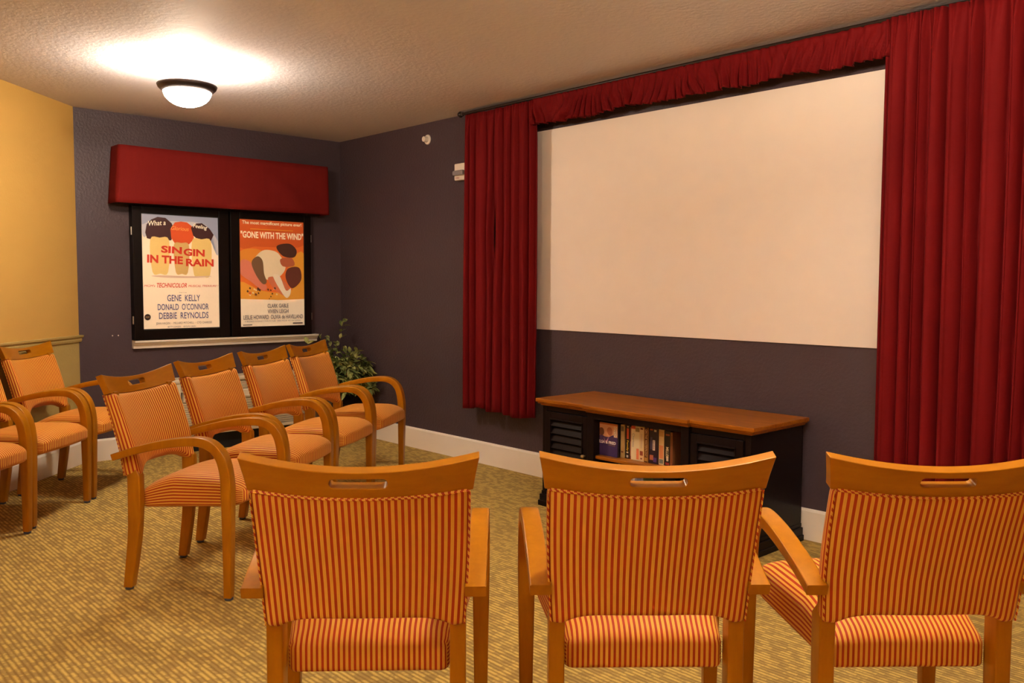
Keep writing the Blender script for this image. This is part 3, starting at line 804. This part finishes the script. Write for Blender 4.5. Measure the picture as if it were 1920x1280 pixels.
for nm, xa, xb in (('door', X0 + .033, xm0 - .003), ('door', xm1 + .003, X1 - .033)):
    za, zb = .090, .533; f = .038
    bm = BM(); y0, y1 = YF - .012, YF + .008
    box(bm, xa, xa + f, y0, y1, za, zb); box(bm, xb - f, xb, y0, y1, za, zb); box(bm, xa + f, xb - f, y0, y1, za, za + f); box(bm, xa + f, xb - f, y0, y1, zb - f, zb)
    # raised bead round the louvres
    g = .010; xa2, xb2, za2, zb2 = xa + f - .002, xb - f + .002, za + f - .002, zb - f + .002
    for r in ((xa2, xb2, zb2 - .006, zb2), (xa2, xb2, za2, za2 + .006), (xa2, xa2 + .006, za2, zb2), (xb2 - .006, xb2, za2, zb2)):
        box(bm, r[0], r[1], y0 - .006, y0 + .004, r[2], r[3])
    d = obj(nm, bm, M['black'], t, bevel=.0015)
    bm = BM(); n = 9
    for i in range(n):
        z = za + f + (zb - za - 2 * f) * (i + .5) / n; h = .019
        prism(bm, [(YF - .013, z - h + .002), (YF - .010, z - h - .001), (YF + .008, z + h - .002), (YF + .005, z + h)], xa + f, xb - f, 'x')
    obj('louvre_panel', bm, M['black'], d)
    kx = xb - .018 if xa < 3.3 else xa + .018
    bm = BM(); bmesh.ops.create_uvsphere(bm, u_segments=16, v_segments=12, radius=.011); bmesh.ops.translate(bm, verts=bm.verts, vec=(kx, YF - .032, .325)); tube(bm, [(kx, YF - .012, .325), (kx, YF - .03, .325)], .005, 10)
    obj('knob', bm, M['brass'], d, smooth=True)
for z in (.338,):
    bm = BM(); box(bm, xm0 + .045, xm1 - .045, YF - .006, YB - .012, z - .018, z); obj('shelf', bm, M['cabtop'], t, bevel=.003)
bm = BM(); box(bm, xm0 + .045, xm1 - .045, YF - .006, YB - .012, .075, .090); obj('shelf', bm, M['cabtop'], t, bevel=.002)

# discs and tapes on the upper shelf
I = lambda *c: ink(*c)
YS = -.445
def face_cover():
    p = Print(.132, .172)
    p.rect(0, 1, 0, 1, I(62, 45, 95)); p.rect(0, 1, 0, .42, I(205, 150, 110))
    p.rect(.0, 1, 0, .05, I(170, 90, 45))
    p.poly([(.0, .45), (.2, .38), (.45, .45), (.8, .34), (1, .42), (1, .62), (0, .62)], I(72, 48, 92), 4)
    p.poly([(.02, .28), (.1, .17), (.25, .17), (.32, .28), (.26, .38), (.08, .38)], I(105, 60, 35), 4)
    p.poly([(.46, .2), (.56, .12), (.70, .15), (.74, .28), (.66, .37), (.52, .33)], I(165, 95, 60), 4)
    p.poly([(.3, .42), (.4, .55), (.55, .42), (.5, .56), (.38, .58)], I(190, 130, 160), 3)
    p.rect(.82, .97, .08, .4, I(225, 195, 160)); p.text('DVD', .84, .95, .10, .36, I(120, 90, 80), vert=True)
    p.text('ELSA & FRED', .03, .93, .535, .625, I(250, 235, 225), .03); p.text('a love story', .55, .9, .645, .675, I(225, 170, 80))
    o = p.done('dvd_case', thick=.014, back=ink(30, 22, 40)); o.location = (3.270, YS - .022, .339); o.rotation_euler = (0, 0, 0)
    tag(o, 'disc case facing out with purple cover and white title, far left on the shelf', 'disc case', 'discs and tapes on the cabinet shelf')
face_cover()
spines = [  # x0,x1,h, base, text, text colour, band colours, label, name
 (3.405, 3.4285, .172, (190, 160, 105), '', None, [((.1, .9, .05, .2), (110, 90, 60)), ((.2, .8, .8, .84), (120, 60, 40))], 'thin pale beige case right beside the outward facing cover'),
 (3.430, 3.4615, .173, (28, 16, 16), 'Family', (235, 190, 50), [((.3, .75, .10, .42), (205, 85, 50)), ((.4, .7, .03, .07), (200, 180, 150)), ((.3, .7, .80, .84), (220, 200, 170)), ((.3, .7, .9, .97), (190, 180, 170))], 'black spine with yellow lettering and a small red picture'),
 (3.463, 3.4715, .165, (150, 75, 55), '', None, [((.2, .8, .45, .9), (190, 130, 100))], 'very thin reddish brown spine right of the yellow lettered one'),
 (3.473, 3.5265, .174, (222, 205, 165), 'Chariots', (150, 140, 150), [((.0, .5, .0, .09), (190, 60, 35)), ((.5, 1, .04, .16), (150, 125, 80)), ((.65, .95, .65, .97), (225, 130, 90))], 'wide cream tape box with a red top corner'),
 (3.528, 3.5555, .175, (218, 190, 140), '', None, [((.2, .8, .03, .08), (110, 30, 20)), ((.15, .85, .70, .83), (150, 70, 45)), ((.3, .7, .20, .62), (205, 175, 135)), ((.3, .7, .90, .94), (120, 60, 40))], 'cream spine with a small brown picture near its foot'),
 (3.5575, 3.5845, .176, (82, 34, 22), 'ON THE WATERFRONT', (222, 180, 120), [((0, .1, 0, 1), (215, 160, 70)), ((.9, 1, 0, 1), (215, 160, 70)), ((.2, .8, .86, .97), (190, 140, 60))], 'dark brown spine with gold borders and pale lettering'),
 (3.588, 3.6445, .176, (38, 20, 38), 'london', (225, 200, 185), [((.1, .4, .02, .06), (170, 70, 30)), ((.55, .8, .03, .09), (200, 190, 160)), ((.15, .35, .25, .6), (75, 65, 90)), ((.1, .5, .76, .9), (170, 95, 70)), ((.5, .85, .82, .95), (90, 60, 130))], 'wide dark purple tape box with pale label in the middle'),
 (3.646, 3.6765, .177, (225, 195, 145), '', None, [((.1, .9, .45, .82), (215, 135, 85)), ((.1, .9, .84, .96), (120, 125, 115)), ((.0, .95, .05, .2), (205, 160, 95))], 'pale cream spine with an orange picture panel'),
 (3.679, 3.7155, .174, (30, 16, 16), 'MILLER', (225, 205, 160), [((.2, .85, .09, .14), (165, 80, 40)), ((.35, .7, .72, .86), (200, 190, 175)), ((.2, .85, .90, .97), (150, 50, 45))], 'black spine with pale lettering, second from the right end'),
 (3.717, 3.7300, .170, (135, 80, 45), '', None, [((.2, .8, .1, .9), (120, 68, 38))], 'thin plain brown spine at the right end of the shelf')]
for (xa, xb, h, bc, tx, tc, bands, lb) in spines:
    w = xb - xa; p = Print(w, h); p.rect(0, 1, 0, 1, I(*bc))
    for (a, b, c, d), col in bands: p.rect(a, b, c, d, I(*col))
    if tx:
        if tx == 'ON THE WATERFRONT': p.text(tx, .28, .72, .06, .84, I(*tc), .01, vert=True)
        elif tx == 'Chariots': p.text(tx, .15, .42, .22, .62, I(*tc), vert=True)
        elif tx == 'london': p.rect(.42, .68, .33, .62, I(225, 205, 190)); p.text(tx, .48, .63, .36, .59, I(60, 30, 40), .01, vert=True)
        else: p.text(tx, .28, .72, .46, .78, I(*tc), .02, vert=True)
    o = p.done('disc_case' if w < .035 else 'video_tape_box', thick=.115, back=I(*bc)); o.location = (xa, YS + random.Random(xa).uniform(-.004, .006), .339)
    tag(o, lb, 'disc case' if w < .035 else 'video tape', 'discs and tapes on the cabinet shelf')
# lower shelf: glimpsed through the hand slot of the centre chair
low = [(3.31, 3.375, .185, (215, 195, 175), 'pale tape box lying on lower shelf, leftmost'), (3.377, 3.44, .185, (222, 210, 190), 'cream tape box on the lower shelf, second from left'), (3.442, 3.50, .187, (205, 190, 180), 'light grey tape box on lower shelf, in the middle'),
       (3.502, 3.555, .185, (150, 155, 190), 'pale blue tape box on the lower shelf'), (3.557, 3.62, .188, (50, 80, 60), 'dark green tape box on the lower shelf'), (3.622, 3.68, .185, (40, 45, 60), 'dark blue tape box at the right of lower shelf')]
for xa, xb, h, bc, lb in low:
    p = Print(xb - xa - .001, h); p.rect(0, 1, 0, 1, I(*bc)); p.rect(.2, .8, .1, .3, I(*[int(c * .8) for c in bc])); p.rect(.3, .7, .4, .85, I(*[int(c * .9) for c in bc]))
    o = p.done('video_tape_box', thick=.10, back=I(*bc)); o.location = (xa, YS, .091); tag(o, lb.replace('lying ', ''), 'video tape', 'tape boxes on the lower shelf')

# ------------------------------------------------------------------ plant
t = thing('potted_ficus', 'leafy green ficus plant in a pot in the corner behind the far chair', 'plant', (.36, -.30, 0))
bm = BM(); lathe(bm, [(0, 0), (.10, 0), (.115, .01), (.145, .20), (.150, .235), (.160, .240), (.160, .262), (.146, .262), (.140, .235), (0, .235)], seg=36); pot = obj('pot', bm, M['pot'], t)
bm = BM(); lathe(bm, [(.141, .236), (.10, .246), (0, .252)], seg=24); obj('soil', bm, M['moss'], t)
rnd = random.Random(11)
stems = BM(); leaves = BM()
def leaf(p, d, L):
    d = d.normalized(); up = Vector((rnd.gauss(0, .35), rnd.gauss(0, .35), 1)).normalized(); side = d.cross(up).normalized(); nrm = side.cross(d)
    if side.length < .1: return
    w = L * .21; pts = []
    prof = [(0, .0), (.18, .6), (.42, 1), (.7, .7), (.9, .25), (1, 0)]
    c = []; lf = []; rt = []
    for q, ww in prof:
        m = p + d * (L * q) - Vector((0, 0, 1)) * (L * .25 * q * q)
        c.append(leaves.verts.new(m))
        if ww > 0:
            lf.append(leaves.verts.new(m + side * (w * ww) + nrm * (w * ww * .35))); rt.append(leaves.verts.new(m - side * (w * ww) + nrm * (w * ww * .35)))
    for S in (lf, rt):
        leaves.faces.new((c[0], c[1], S[0])); 
        for i in range(3): leaves.faces.new((c[i + 1], c[i + 2], S[i + 1], S[i]))
        leaves.faces.new((c[4], c[5], S[3]))
tips = [((-.02, .10, .925), 1.0), ((-.08, .02, .80), 1), ((-.05, -.08, .80), 1), ((.02, .02, .74), 1), ((-.10, -.16, .76), 1)]
for i in range(80):
    a = rnd.uniform(0, 2 * PI); r = rnd.uniform(.08, .27); z = .78 - r * .9 + rnd.uniform(-.16, .05)
    if math.sin(a) > .2: z -= .02; r *= 1.25
    tips.append(((r * math.cos(a), r * math.sin(a) * 1.0 + .03, z), 1))
for i in range(16):
    tips.append(((rnd.uniform(.02, .2), rnd.uniform(.28, .44), rnd.uniform(.38, .62)), 1))
for (tx, ty, tz), _ in tips:
    tx = max(tx, -.30); ty = min(ty, .24) if tx > 10 else min(ty, .245)
    tip = Vector((tx, ty, tz)); b0 = Vector((rnd.uniform(-.04, .04), rnd.uniform(-.04, .04), .24)); mid = Vector((tx * .45, ty * .45, tz + .03 if tz < .6 else tz * .7))
    pts = smooth_path([tuple(b0), tuple((b0 + mid) / 2 + Vector((0, 0, .05))), tuple(mid), tuple(tip)], 6)
    tube(stems, pts, [.004 - .003 * k / (len(pts) - 1) for k in range(len(pts))], 5)
    for k in range(6, len(pts)):
        p = Vector(pts[k]); dd = (Vector(pts[k]) - Vector(pts[k - 1]))
        for n in range(1 if k < 10 else 2):
            d = dd.normalized() * .6 + Vector((rnd.gauss(0, .7), rnd.gauss(0, .7), rnd.gauss(.1, .45)))
            leaf(p, d, rnd.uniform(.05, .085))
for bmx in (leaves, stems):
    for v in bmx.verts:
        v.co.x = max(v.co.x, -.19 if v.co.z < .57 and v.co.y < -.01 else -.345); v.co.y = min(v.co.y, .285)
obj('stems', stems, M['stem'], t); obj('foliage', leaves, M['leaf'], t)

# ------------------------------------------------------------------ camera
P = dict(f=1625.63, pitch=-.0643707, roll=.0048520, yaw=2.394347, x=6.268, y=-3.865, z=1.22)
F = Vector((math.cos(P['pitch']) * math.cos(P['yaw']), math.cos(P['pitch']) * math.sin(P['yaw']), math.sin(P['pitch'])))
R = F.cross(Vector((0, 0, 1))).normalized(); U = R.cross(F)
R2 = R * math.cos(P['roll']) + U * math.sin(P['roll']); U2 = -R * math.sin(P['roll']) + U * math.cos(P['roll'])
cd = bpy.data.cameras.new('camera'); cam = bpy.data.objects.new('camera', cd); COL.objects.link(cam); sc.camera = cam
cd.sensor_width = 36; cd.lens = P['f'] * 36 / 1920; cd.clip_start = .02
mw = Matrix.Identity(4)
for i, a in enumerate((R2, U2, -F)):
    for j in range(3): mw[j][i] = a[j]
mw[0][3], mw[1][3], mw[2][3] = P['x'], P['y'], P['z']
cam.matrix_world = mw

w = bpy.data.worlds.new('world'); sc.world = w; w.use_nodes = True
w.node_tree.nodes['Background'].inputs[0].default_value = (1.0, .8, .6, 1); w.node_tree.nodes['Background'].inputs[1].default_value = .05
sc.view_settings.view_transform = 'Standard'; sc.view_settings.look = 'None'; sc.view_settings.gamma = 1
sc.view_settings.exposure = 2.3; sc.view_settings.use_curve_mapping = False
sc.cycles.max_bounces = 10; sc.cycles.diffuse_bounces = 6; sc.cycles.sample_clamp_indirect = 6
sc.cycles.use_denoising = True
